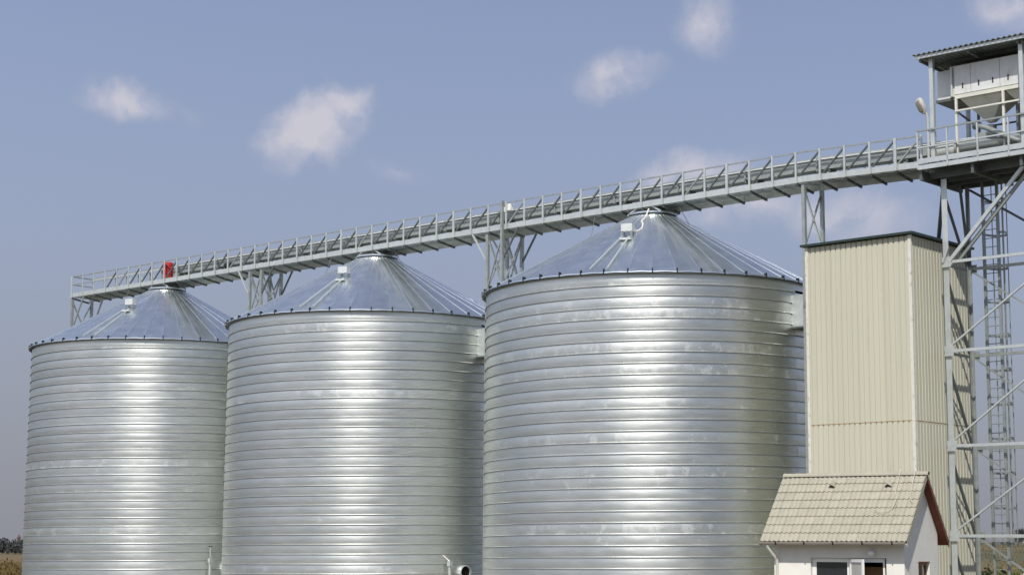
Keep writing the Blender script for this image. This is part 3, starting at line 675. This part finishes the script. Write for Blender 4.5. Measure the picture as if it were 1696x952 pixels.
piece('duct', mc, steel_lt, (-26.02, 48.90, 16.36), (-26.02, 48.90, 17.3), .08, .08, 10)
x = -25.93
for wd in (.56, .98, .98, .98):
    o = MB().box(x, x+wd-.015, 48.915, 48.952, 16.42, 17.32).build('door_panel', whitem, mc)
    for f_ in ((.5,) if wd < .6 else (.27, .75)):
        MB().box(x+wd*f_-.02, x+wd*f_+.02, 48.90, 48.918, 16.58, 16.75).build('slot_handle', blackp, o, world=False).location = -Vector(mc.location)
    x += wd
MB().box(-25.9, -22.2, 48.85, 48.93, 16.26, 16.37).build('base_frame', creamp, mc)
MB().box(-26.62, -25.9, 48.98, 50.4, 16.27, 16.355).build('base_plate', steel_dk, mc)
def hopper(xa, xb, ya, yb, zt_, zb_):
    q = MB(); xm, ym = (xa+xb)/2, (ya+yb)/2; w_ = .1
    tp = [(xa, ya, zt_), (xb, ya, zt_), (xb, yb, zt_), (xa, yb, zt_)]; bt = [(xm-w_, ym-w_, zb_), (xm+w_, ym-w_, zb_), (xm+w_, ym+w_, zb_), (xm-w_, ym+w_, zb_)]
    q.v += tp+bt; q.f += [(0, 1, 5, 4), (1, 2, 6, 5), (2, 3, 7, 6), (3, 0, 4, 7), (4, 5, 6, 7), (3, 2, 1, 0)]
    return q
hopper(-25.78, -24.32, 48.95, 50.2, 16.26, 15.52).build('hopper', creamp, mc); hopper(-24.25, -22.8, 48.95, 50.2, 16.26, 15.52).build('hopper', creamp, mc)
MB().box(-25.15, -24.95, 49.45, 49.7, 15.0, 15.43).build('hopper_outlet', steel_dk, mc)
MB().box(-24.1, -23.2, 49.3, 50.4, 14.9, 15.9).build('drive_casing', steel_dk, mc)
for x in (-25.86, -24.28, -22.9):
    piece('frame_leg', mc, creamp, (x, 48.86, 14.26), (x, 48.86, 16.26), .07, .07); piece('frame_leg', mc, steel_dk, (x, 50.3, 14.26), (x, 50.3, 16.26), .07, .07)
piece('frame_rail', mc, creamp, (-25.86, 48.80, 15.86), (-22.9, 48.80, 15.86), .05, .05)
piece('frame_rail', mc, steel_dk, (-25.86, 48.9, 15.86), (-25.86, 50.3, 15.6), .05, .05); piece('frame_rail', mc, steel_dk, (-25.86, 50.3, 15.6), (-22.9, 50.3, 15.6), .05, .05)
so = thing('spout_pipe', (-25.1, 48.85, 15.3), 'slanting grey-green spout pipe leading down from the hopper', 'pipe')
MB().tube([(-25.2, 48.92, 15.30), (-24.9, 48.8, 15.2), (-23.3, 48.62, 14.33)], .085, 12).build('pipe', steel, so, 40)
MB().tube([(-25.28, 48.94, 15.33), (-25.12, 48.88, 15.28)], .13, 12).build('collar', steel_dk, so, 40)
dr = thing('transfer_tube', (-25.2, 49.25, 14.95), 'pale horizontal transfer tube lying behind the platform railing', 'pipe')
MB().tube([(-25.85, 49.0, 14.72), (-23.0, 49.0, 14.70)], .17, 20).build('tube', trough, dr, 40)
MB().tube([(-26.55, 49.0, 14.66), (-25.9, 49.0, 14.66)], .22, 20).build('motor', lampm, dr, 40)
MB().tube([(-25.93, 49.0, 14.69), (-25.86, 49.0, 14.69)], .26, 20).build('flange', steel, dr, 40)
for x in (-26.2, -25.2, -24.1): MB().box(x-.04, x+.04, 48.92, 49.08, 14.256, 14.55).build('cradle', steel, dr)
la = thing('floodlight', (-26.6, 48.5, 14.25), 'street-type lamp on a short bent pole at the corner of the platform', 'lamp')
MB().tube([(-26.62, 48.42, 14.26), (-26.62, 48.42, 15.0), (-26.62, 48.42, 15.7), (-26.66, 48.40, 15.85), (-26.72, 48.36, 15.95)], [.045, .045, .045, .042, .04], 10).build('pole', lampm, la, 40)
d = Vector((-.36, -.10, .92)).normalized(); p = Vector((-26.70, 48.36, 15.86)); fr = Vector((-.25, -.88, -.38)); fr = (fr-d*fr.dot(d)).normalized(); wx = d.cross(fr)
def lampshape(secs, off):
    q = MB(); n_ = 14
    for l_, hw, ht in secs:
        for k in range(n_):
            a = 2*math.pi*k/n_; ca_, sa_ = math.cos(a), math.sin(a)
            q.v.append(tuple(p+d*l_+fr*off+wx*(math.copysign(abs(ca_)**.6, ca_)*hw)+fr*(math.copysign(abs(sa_)**.6, sa_)*ht)))
    for j in range(len(secs)-1):
        for k in range(n_): q.f.append((j*n_+k, j*n_+(k+1) % n_, (j+1)*n_+(k+1) % n_, (j+1)*n_+k))
    q.f.append(tuple(reversed(range(n_)))); q.f.append(tuple((len(secs)-1)*n_+k for k in range(n_))); return q
lampshape([(-.03, .045, .045), (.05, .10, .07), (.16, .145, .09), (.38, .15, .09), (.48, .12, .07), (.51, .05, .03)], 0).build('lamp_head', lampm, la, 50, fix=True)
lampshape([(.03, .05, .03), (.09, .10, .05), (.36, .115, .05), (.42, .07, .03)], .06).build('lens', lensm, la, 50, fix=True)

# ------------------------------------------------------------------ small house
HRZ = rad(9.7); E = Vector((0, 0, CAMZ))+ray(1503, 894)*48
hs = thing('weigh_house', (E.x, E.y, 0), 'small white plastered house with beige tiled gable roof', 'house', rz=HRZ)
HL, HD, ZE, ZR = 4.2, 1.65, E.z, E.z+1.82
ang = math.atan2(ZR-ZE, HD); slen = math.hypot(ZR-ZE, HD)
x0w, x1w, y0w, y1w, wt = -HL+.25, -.225, .33, 2*HD-.33, .2
def hb(name, mb, m_, parent=hs, **k): return mb.build(name, m_, parent, world=False, **k)
zt_w = ZE+.30*math.tan(ang)-.16
OP = (-2.88, -.72)      # front opening in x
zs, zh = .95, 2.13
hb('front_wall', MB().box(x0w, OP[0], y0w, y0w+wt, 0, zt_w).box(OP[1], x1w, y0w, y0w+wt, 0, zt_w).box(OP[0]+.001, OP[1]-.001, y0w, y0w+wt, zh, zt_w).box(OP[0]+.001, OP[1]-.001, y0w, y0w+wt, 0, zs), plaster)
hb('rear_wall', MB().box(x0w, x1w, y1w-wt, y1w, 0, zt_w), plaster)
def zroof(y): return ZE+(y if y < HD else 2*HD-y)*math.tan(ang)-.12
gw = (1.42, 2.28)
def gable(xa, xb, window):
    q = MB(); prof = [(y0w+wt+.001, 0)]; ya, yb = y0w+wt+.001, y1w-wt-.001
    def slab(pa):
        i = len(q.v); n_ = len(pa)
        q.v += [(xa, y, z) for y, z in pa]+[(xb, y, z) for y, z in pa]
        q.f.append(tuple(i+k for k in reversed(range(n_)))); q.f.append(tuple(i+n_+k for k in range(n_)))
        for k in range(n_): q.f.append((i+k, i+(k+1) % n_, i+n_+(k+1) % n_, i+n_+k))
    # gable triangle in front/rear corner strips too
    if window:
        slab([(y0w+.002, 0), (gw[0], 0), (gw[0], 2.02), (y0w+.002, 2.02)]); slab([(gw[1], 0), (y1w-.002, 0), (y1w-.002, 2.02), (gw[1], 2.02)])
        slab([(gw[0]+.001, 0), (gw[1]-.001, 0), (gw[1]-.001, 1.0), (gw[0]+.001, 1.0)])
        slab([(y0w+.002, 2.021), (y1w-.002, 2.021), (y1w-.002, zroof(y1w)), (HD, zroof(HD)), (y0w+.002, zroof(y0w))])
    else: slab([(y0w+.002, 0), (y1w-.002, 0), (y1w-.002, zroof(y1w)), (HD, zroof(HD)), (y0w+.002, zroof(y0w))])
    return q
hb('gable_wall', gable(x1w-.001, x1w+.20-.2+.02, False) if False else gable(x1w-.2, x1w+.004, True), plaster, fix=True)
hb('gable_wall', gable(x0w-.004, x0w+.2, False), plaster, fix=True)
hb('floor', MB().box(x0w+.21, x1w-.21, y0w+.21, y1w-.21, .0, .1), concrete)
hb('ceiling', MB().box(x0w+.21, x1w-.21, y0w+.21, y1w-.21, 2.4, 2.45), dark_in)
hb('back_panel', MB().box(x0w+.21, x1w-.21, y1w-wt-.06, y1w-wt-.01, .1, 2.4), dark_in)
# window set in the front opening
wn = hb('window', MB().box(OP[0]+.01, OP[0]+.13, y0w+.09, y0w+.15, zs+.01, zh-.01).box(OP[0]+.131, OP[1]-.131, y0w+.09, y0w+.15, zh-.11, zh-.01).box(OP[0]+.131, OP[1]-.131, y0w+.09, y0w+.15, zs+.01, zs+.09).box(OP[1]-.13, OP[1]-.08, y0w+.09, y0w+.15, zs+.01, zh-.01).box(-1.86, -1.76, y0w+.085, y0w+.155, zs+.091, zh-.111), whitep)
hb('pane', MB().box(OP[0]+.13, -1.86, y0w+.115, y0w+.125, zs+.09, zh-.11), glassd, wn)
# open casement, hinged at the mullion
ca = hb('casement', MB().box(0, .07, -.03, .03, 0, 1.08).box(.83, .90, -.03, .03, 0, 1.08).box(.071, .829, -.03, .03, 1.0, 1.08).box(.071, .829, -.03, .03, 0, .07), whitep, wn, loc=(-1.76, y0w+.05, zs+.07)); ca.rotation_euler = (0, 0, rad(-46))
gp = mat('window_glass_pale', (.55, .55, .50), .12, 0, .03, 2, spec=.9)
hb('casement_pane', MB().box(.07, .83, -.006, .006, .07, 1.0), gp, wn, loc=(-1.76, y0w+.05, zs+.07)).rotation_euler = (0, 0, rad(-46))
hb('window_sill', MB().box(OP[0]-.05, OP[1]+.05, y0w-.08, y0w+.08, zs-.05, zs+.005), concrete)
hb('inner_shelf', MB().box(-1.6, -.8, y0w+.5, y0w+.54, 1.1, 1.9), wood).rotation_euler = (0, rad(0), 0)
gwin = hb('window', MB().box(x1w-.14, x1w-.08, gw[0]+.004, gw[0]+.07, 1.004, 2.016).box(x1w-.14, x1w-.08, gw[1]-.07, gw[1]-.004, 1.004, 2.016).box(x1w-.14, x1w-.08, gw[0]+.071, gw[1]-.071, 1.95, 2.016).box(x1w-.14, x1w-.08, gw[0]+.071, gw[1]-.071, 1.004, 1.07), wood)
hb('pane', MB().box(x1w-.115, x1w-.105, gw[0]+.07, gw[1]-.07, 1.07, 1.95), glassd, gwin)
hb('window_reveal', MB().box(x1w-.075, x1w+.008, gw[0]-.03, gw[0]-.002+.003, 1.0, 2.05).box(x1w-.075, x1w+.008, gw[0]+.002, gw[1]+.0, 2.022, 2.05), soffit)
lampw = hb('wall_lamp', MB().lathe([(0, -.085), (.05, -.068), (.08, -.02), (.085, .015), (.06, .07), (0, .09)], 18, c=(-1.09, y0w-.12, 2.26)), globe, smooth=60)
hb('lamp_base', MB().box(-1.13, -1.05, y0w-.12, y0w-.001, 2.30, 2.36), whitep, lampw)
# roof: deck, soffit, tiles
roof = hb('roof', MB().quad((-HL+.02, .02, ZE-.045), (-.02, .02, ZE-.045), (-.02, HD, ZR-.045), (-HL+.02, HD, ZR-.045)).quad((-HL+.02, HD, ZR-.045), (-.02, HD, ZR-.045), (-.02, 2*HD-.02, ZE-.045), (-HL+.02, 2*HD-.02, ZE-.045))
          .quad((-HL+.02, .02, ZE-.11), (-HL+.02, HD, ZR-.11), (-.02, HD, ZR-.11), (-.02, .02, ZE-.11)).quad((-HL+.02, HD, ZR-.11), (-HL+.02, 2*HD-.02, ZE-.11), (-.02, 2*HD-.02, ZE-.11), (-.02, HD, ZR-.11)), soffit)
for s_, (ya, za, yb, zb_) in enumerate(((.0, ZE, HD, ZR), (2*HD, ZE, HD, ZR))):
    for xx in (-HL+.012, -.012):
        hb('verge_board', MB().quad((xx-.012, ya, za-.17), (xx+.012, ya, za-.17), (xx+.012, yb, zb_-.17), (xx-.012, yb, zb_-.17)).quad((xx-.012, ya, za-.02), (xx-.012, yb, zb_-.02), (xx+.012, yb, zb_-.02), (xx+.012, ya, za-.02))
           .quad((xx-.012, ya, za-.17), (xx-.012, yb, zb_-.17), (xx-.012, yb, zb_-.02), (xx-.012, ya, za-.02)).quad((xx+.012, ya, za-.17), (xx+.012, ya, za-.02), (xx+.012, yb, zb_-.02), (xx+.012, yb, zb_-.17)).quad((xx-.012, ya, za-.17), (xx-.012, ya, za-.02), (xx+.012, ya, za-.02), (xx+.012, ya, za-.17)), soffit if s_ else tile_m, roof, fix=True)
# tile: two rolls wide, 0.28 x 0.307 exposure; local x along eave, y up the slope, z out
NCOL, NROW = 15, 8; tw_, te_ = HL/NCOL, slen/NROW
q = MB(); pr_ = []
for k in range(13):
    u_ = k/12; pr_.append((u_*tw_*1.0, .014*math.cos(4*math.pi*u_)+(.010 if k in (0, 12) else 0)))
for yy, zz in ((-.02, .052), (te_*1.08, .022)):
    for xx, h in pr_: q.v.append((xx+.003, yy, zz+h))
n_ = len(pr_)
for k in range(n_-1): q.f.append((k, k+1, n_+k+1, n_+k))
i = len(q.v)
for xx, h in pr_: q.v.append((xx+.003, -.02, .052+h-.026))
for k in range(n_-1): q.f.append((i+k, i+k+1, k+1, k))
i2 = len(q.v); q.v += [(.003, te_*1.08, 0), (tw_*1.0, te_*1.08, 0)]
q.f.append((i, 0, n_, i2)); q.f.append((i+n_-1, i2+1, 2*n_-1, n_-1))
tile_me = q.mesh('roof_tile', tile_m, 50)
rt_ = random.Random(11)
for side in (0, 1):
    for r_ in range(NROW):
        for c_ in range(NCOL):
            s_ = r_*te_; jz = rt_.uniform(-.002, .003)
            if side == 0: put('roof_tile', tile_me, roof, (-HL+c_*tw_, s_*math.cos(ang), ZE+s_*math.sin(ang)-.045+jz), (ang, rt_.uniform(-.006, .006), rt_.uniform(-.006, .006)))
            else: put('roof_tile', tile_me, roof, (-c_*tw_, 2*HD-s_*math.cos(ang), ZE+s_*math.sin(ang)-.045+jz), (ang, 0, math.pi))
rcap = MB().lathe([(.105, 0), (.092, .40)], 12, 0, math.pi); 
me = rcap.mesh('ridge_tile', tile_m, 40); me.transform(Matrix.Rotation(rad(90), 4, 'Y'))
me.transform(Matrix.Rotation(rad(90), 4, 'X'))
for k in range(12):
    o = put('ridge_tile', me, roof, (-HL+k*.35, HD, ZR-.045))
# vents
for px_ in (-2.62, -.98):
    s_ = slen*.80; y_, z_ = s_*math.cos(ang), ZE+s_*math.sin(ang)
    q = MB(); q.v += [(-.11, -.02, .03), (.11, -.02, .03), (0, -.03, .15), (0, .30, .04)]; q.f += [(0, 2, 3), (2, 1, 3)]
    vo = hb('roof_vent', q, tile_m, roof, loc=(px_, y_, z_)); vo.rotation_euler = (ang, 0, 0)
    q = MB(); q.quad((-.10, -.015, .028), (.10, -.015, .028), (0, -.025, .135)); v2 = hb('vent_opening', q, blackp, roof, loc=(px_, y_, z_)); v2.rotation_euler = (ang, 0, 0)
# gutter
q = MB(); n_ = 10
for k in range(n_+1):
    a = math.pi+math.pi*k/n_
    for xx in (-HL+.0, -.02): q.v.append((xx, -.06+.08*math.cos(a), ZE-.05+.085*math.sin(a)))
for k in range(n_): q.f.append((2*k, 2*k+1, 2*k+3, 2*k+2))
gt = hb('gutter', q, zincg, roof, smooth=60)
for k in range(5): hb('gutter_bracket', MB().bar((-.38-k*.83, -.148, ZE-.04), (-.38-k*.83, -.12, ZE-.13), .03), darkpl, roof)
hb('downpipe', MB().tube([(-HL+.22, -.045, ZE-.09), (-HL+.22, -.045, ZE-.18), (-HL+.36, y0w-.10, ZE-.50), (-HL+.36, y0w-.07, ZE-.62), (-HL+.36, y0w-.07, .1)], .042, 10), mat('pale_downpipe', (.72, .70, .64), .4, .2), smooth=50)
rcb = thing('loose_cable', (E.x, E.y, ZE), 'pale loose cable lying in loops on the tiled roof of the small house', 'cable', rz=HRZ)
def rp(x, s, h=.09): return (x, s*math.cos(ang)-math.sin(ang)*h, s*math.sin(ang)+math.cos(ang)*h-.02)
def spl(pts, n=6):
    o = []
    for k in range(len(pts)-1):
        p0 = Vector(pts[max(k-1, 0)]); p1 = Vector(pts[k]); p2 = Vector(pts[k+1]); p3 = Vector(pts[min(k+2, len(pts)-1)])
        for j in range(n):
            t_ = j/n; o.append(.5*((2*p1)+(p2-p0)*t_+(2*p0-5*p1+4*p2-p3)*t_*t_+(3*p1-p0-3*p2+p3)*t_**3))
    o.append(Vector(pts[-1])); return o
MB().tube(spl([rp(-.72, 2.5, .16), rp(-.72, 2.2), rp(-.70, 1.75), rp(-.62, 1.45), rp(-.66, 1.12), rp(-.82, .98), rp(-1.0, .96), rp(-1.12, 1.08)]), .009, 6).build('cable', cable_r, rcb, 60, world=False)
MB().tube(spl([rp(-.28, 2.5, .16), rp(-.30, 2.2), rp(-.26, 1.7), rp(-.22, 1.45), rp(-.12, 1.30)]), .009, 6).build('cable_end', cable_r, rcb, 60, world=False)

# ------------------------------------------------------------------ vegetation and far things
def leafmat(name, c1, c2):
    m = bpy.data.materials.new(name); m.use_nodes = True; t = m.node_tree; b = t.nodes['Principled BSDF']; L = t.links.new
    geo = t.nodes.new('ShaderNodeNewGeometry'); cr = t.nodes.new('ShaderNodeValToRGB'); cr.color_ramp.elements[0].color = (*c1, 1); cr.color_ramp.elements[1].color = (*c2, 1)
    L(geo.outputs['Random Per Island'], cr.inputs[0]); L(cr.outputs[0], b.inputs['Base Color']); b.inputs['Roughness'].default_value = .7
    return m
leaf_dry = leafmat('dry_crop_leaf', (.10, .07, .015), (.22, .15, .04)); leaf_g = leafmat('green_leaf', (.05, .075, .015), (.13, .15, .03)); leaf_far = leafmat('far_leaf', (.030, .036, .036), (.05, .056, .05))
bark = mat('bark', (.10, .075, .05), .9, 0, .3, 12)
def leaves(q, rnd, c, rx, ry, rz_, n, size, shell=.35):
    for _ in range(n):
        while True:
            v = Vector((rnd.uniform(-1, 1), rnd.uniform(-1, 1), rnd.uniform(-1, 1)))
            if shell < v.length < 1: break
        p = Vector(c)+Vector((v.x*rx, v.y*ry, v.z*rz_)); a = Vector((rnd.gauss(0, 1), rnd.gauss(0, 1), rnd.gauss(0, .6))).normalized(); b = a.orthogonal().normalized()
        b = (Matrix.Rotation(rnd.uniform(0, 6.28), 3, a) @ b); c_ = a.cross(b); s = size*rnd.uniform(.6, 1.4)
        q.quad(p-b*s, p+c_*s*.5, p+b*s, p-c_*s*.5)
rv = random.Random(21)
# crop beyond the end silo
q = MB()
def at(px, dist):
    d = ray(px, 912); k = dist/math.hypot(d.x, d.y); return d.x*k, d.y*k
for _ in range(2600):
    x, y = at(rv.uniform(-140, 75), rv.uniform(102, 150)); h = rv.uniform(.8, 1.45); z = gz(x, y)
    for k in range(4):
        a = rv.uniform(0, 6.28); zz = z+h*rv.uniform(.25, 1); l = rv.uniform(.15, .35); dx, dy = math.cos(a)*l, math.sin(a)*l
        q.quad((x-dy*.15, y+dx*.15, zz), (x+dy*.15, y-dx*.15, zz), (x+dx, y+dy, zz+rv.uniform(-.15, .25)))
    q.quad((x-.02, y, z), (x+.02, y, z), (x, y+.02, z+h))
tag(q.build('crop_field', leaf_dry), 'yellow-brown dry crop growing beyond the end silo', 'crop', kind='stuff')
q = MB()
for _ in range(3000):
    x, y = at(rv.uniform(1560, 1900), rv.uniform(150, 330)); h = rv.uniform(.3, .8); z = gz(x, y)
    for k in range(3):
        a = rv.uniform(0, 6.28); zz = z+h*rv.uniform(.3, 1); l = rv.uniform(.15, .4); dx, dy = math.cos(a)*l, math.sin(a)*l
        q.quad((x-dy*.15, y+dx*.15, zz), (x+dy*.15, y-dx*.15, zz), (x+dx, y+dy, zz+rv.uniform(-.1, .25)))
tag(q.build('stubble', leafmat('stubble_leaf', (.13, .085, .03), (.24, .17, .07))), 'brown dry stubble covering the rising field behind the tower', 'crop', kind='stuff')
blab = ['green leafy bush at the foot of the lattice tower below the caged ladder', 'yellowish bush in front of the brown field beside the tower leg', 'dark green bush at the edge of the brown field', 'low green bush behind the tower beside the ladder foot']
for (px, dist, rx, h, l) in ((1642, 72, .8, 1.75, blab[0]), (1690, 74, .9, 1.7, blab[2]), (1663, 76, .7, 1.5, blab[3]), (1622, 80, .6, 1.5, blab[1])):
    x, y = at(px, dist); r_ = thing('bush', (x, y, gz(x, y)), l, 'bush', 'bushes behind the tower')
    q = MB(); leaves(q, rv, (x, y, h*.55), rx, rx, h*.5, 500, .09); q.build('foliage', leaf_g, r_)
    q = MB()
    for k in range(5): a = rv.uniform(0, 6.28); q.tube([(x, y, 0), (x+math.cos(a)*rx*.5, y+math.sin(a)*rx*.5, h*.8)], [.03, .01], 5)
    q.build('stem', bark, r_)
x, y = at(1692, 340); z = gz(x, y); r_ = thing('field_tree', (x, y, z), 'small dark tree on the skyline of the brown field', 'tree')
q = MB(); 
for k in range(7): leaves(q, rv, (x+rv.uniform(-.8, .8), y+rv.uniform(-.8, .8), z+rv.uniform(.7, 2.1)), .8, .8, .7, 160, .16)
q.build('crown', leaf_far, r_)
MB().tube([(x, y, z-.1), (x, y, z+1.5)], [.12, .05], 7).build('trunk', bark, r_)
# far wood on the left horizon
q = MB()
for k in range(150):
    x, y = at(-420+k*4.2+rv.uniform(-3, 3), rv.uniform(680, 740)); z = gz(x, y); h = rv.uniform(4.0, 6.2)
    leaves(q, rv, (x, y, z+h*.55), rv.uniform(2, 3.2), rv.uniform(2, 3.2), h*.5, 90, .65, .1)
tag(q.build('far_wood', leaf_far), 'dark far-off wood along the horizon beyond the end silo', 'wood', kind='stuff')
x, y = at(30, 760); r_ = thing('far_tower', (x, y, 0), 'small reddish tower rising above the far-off wood', 'tower')
pk = mat('pink_brick', (.16, .115, .11), .9)
MB().box(x-.55, x+.55, y-.55, y+.55, 0, 6.3).build('shaft', pk, r_); q = MB(); q.v += [(x-.7, y-.7, 6.3), (x+.7, y-.7, 6.3), (x+.7, y+.7, 6.3), (x-.7, y+.7, 6.3), (x, y, 8.0)]; q.f += [(0, 1, 4), (1, 2, 4), (2, 3, 4), (3, 0, 4), (3, 2, 1, 0)]; q.build('spire', pk, r_)
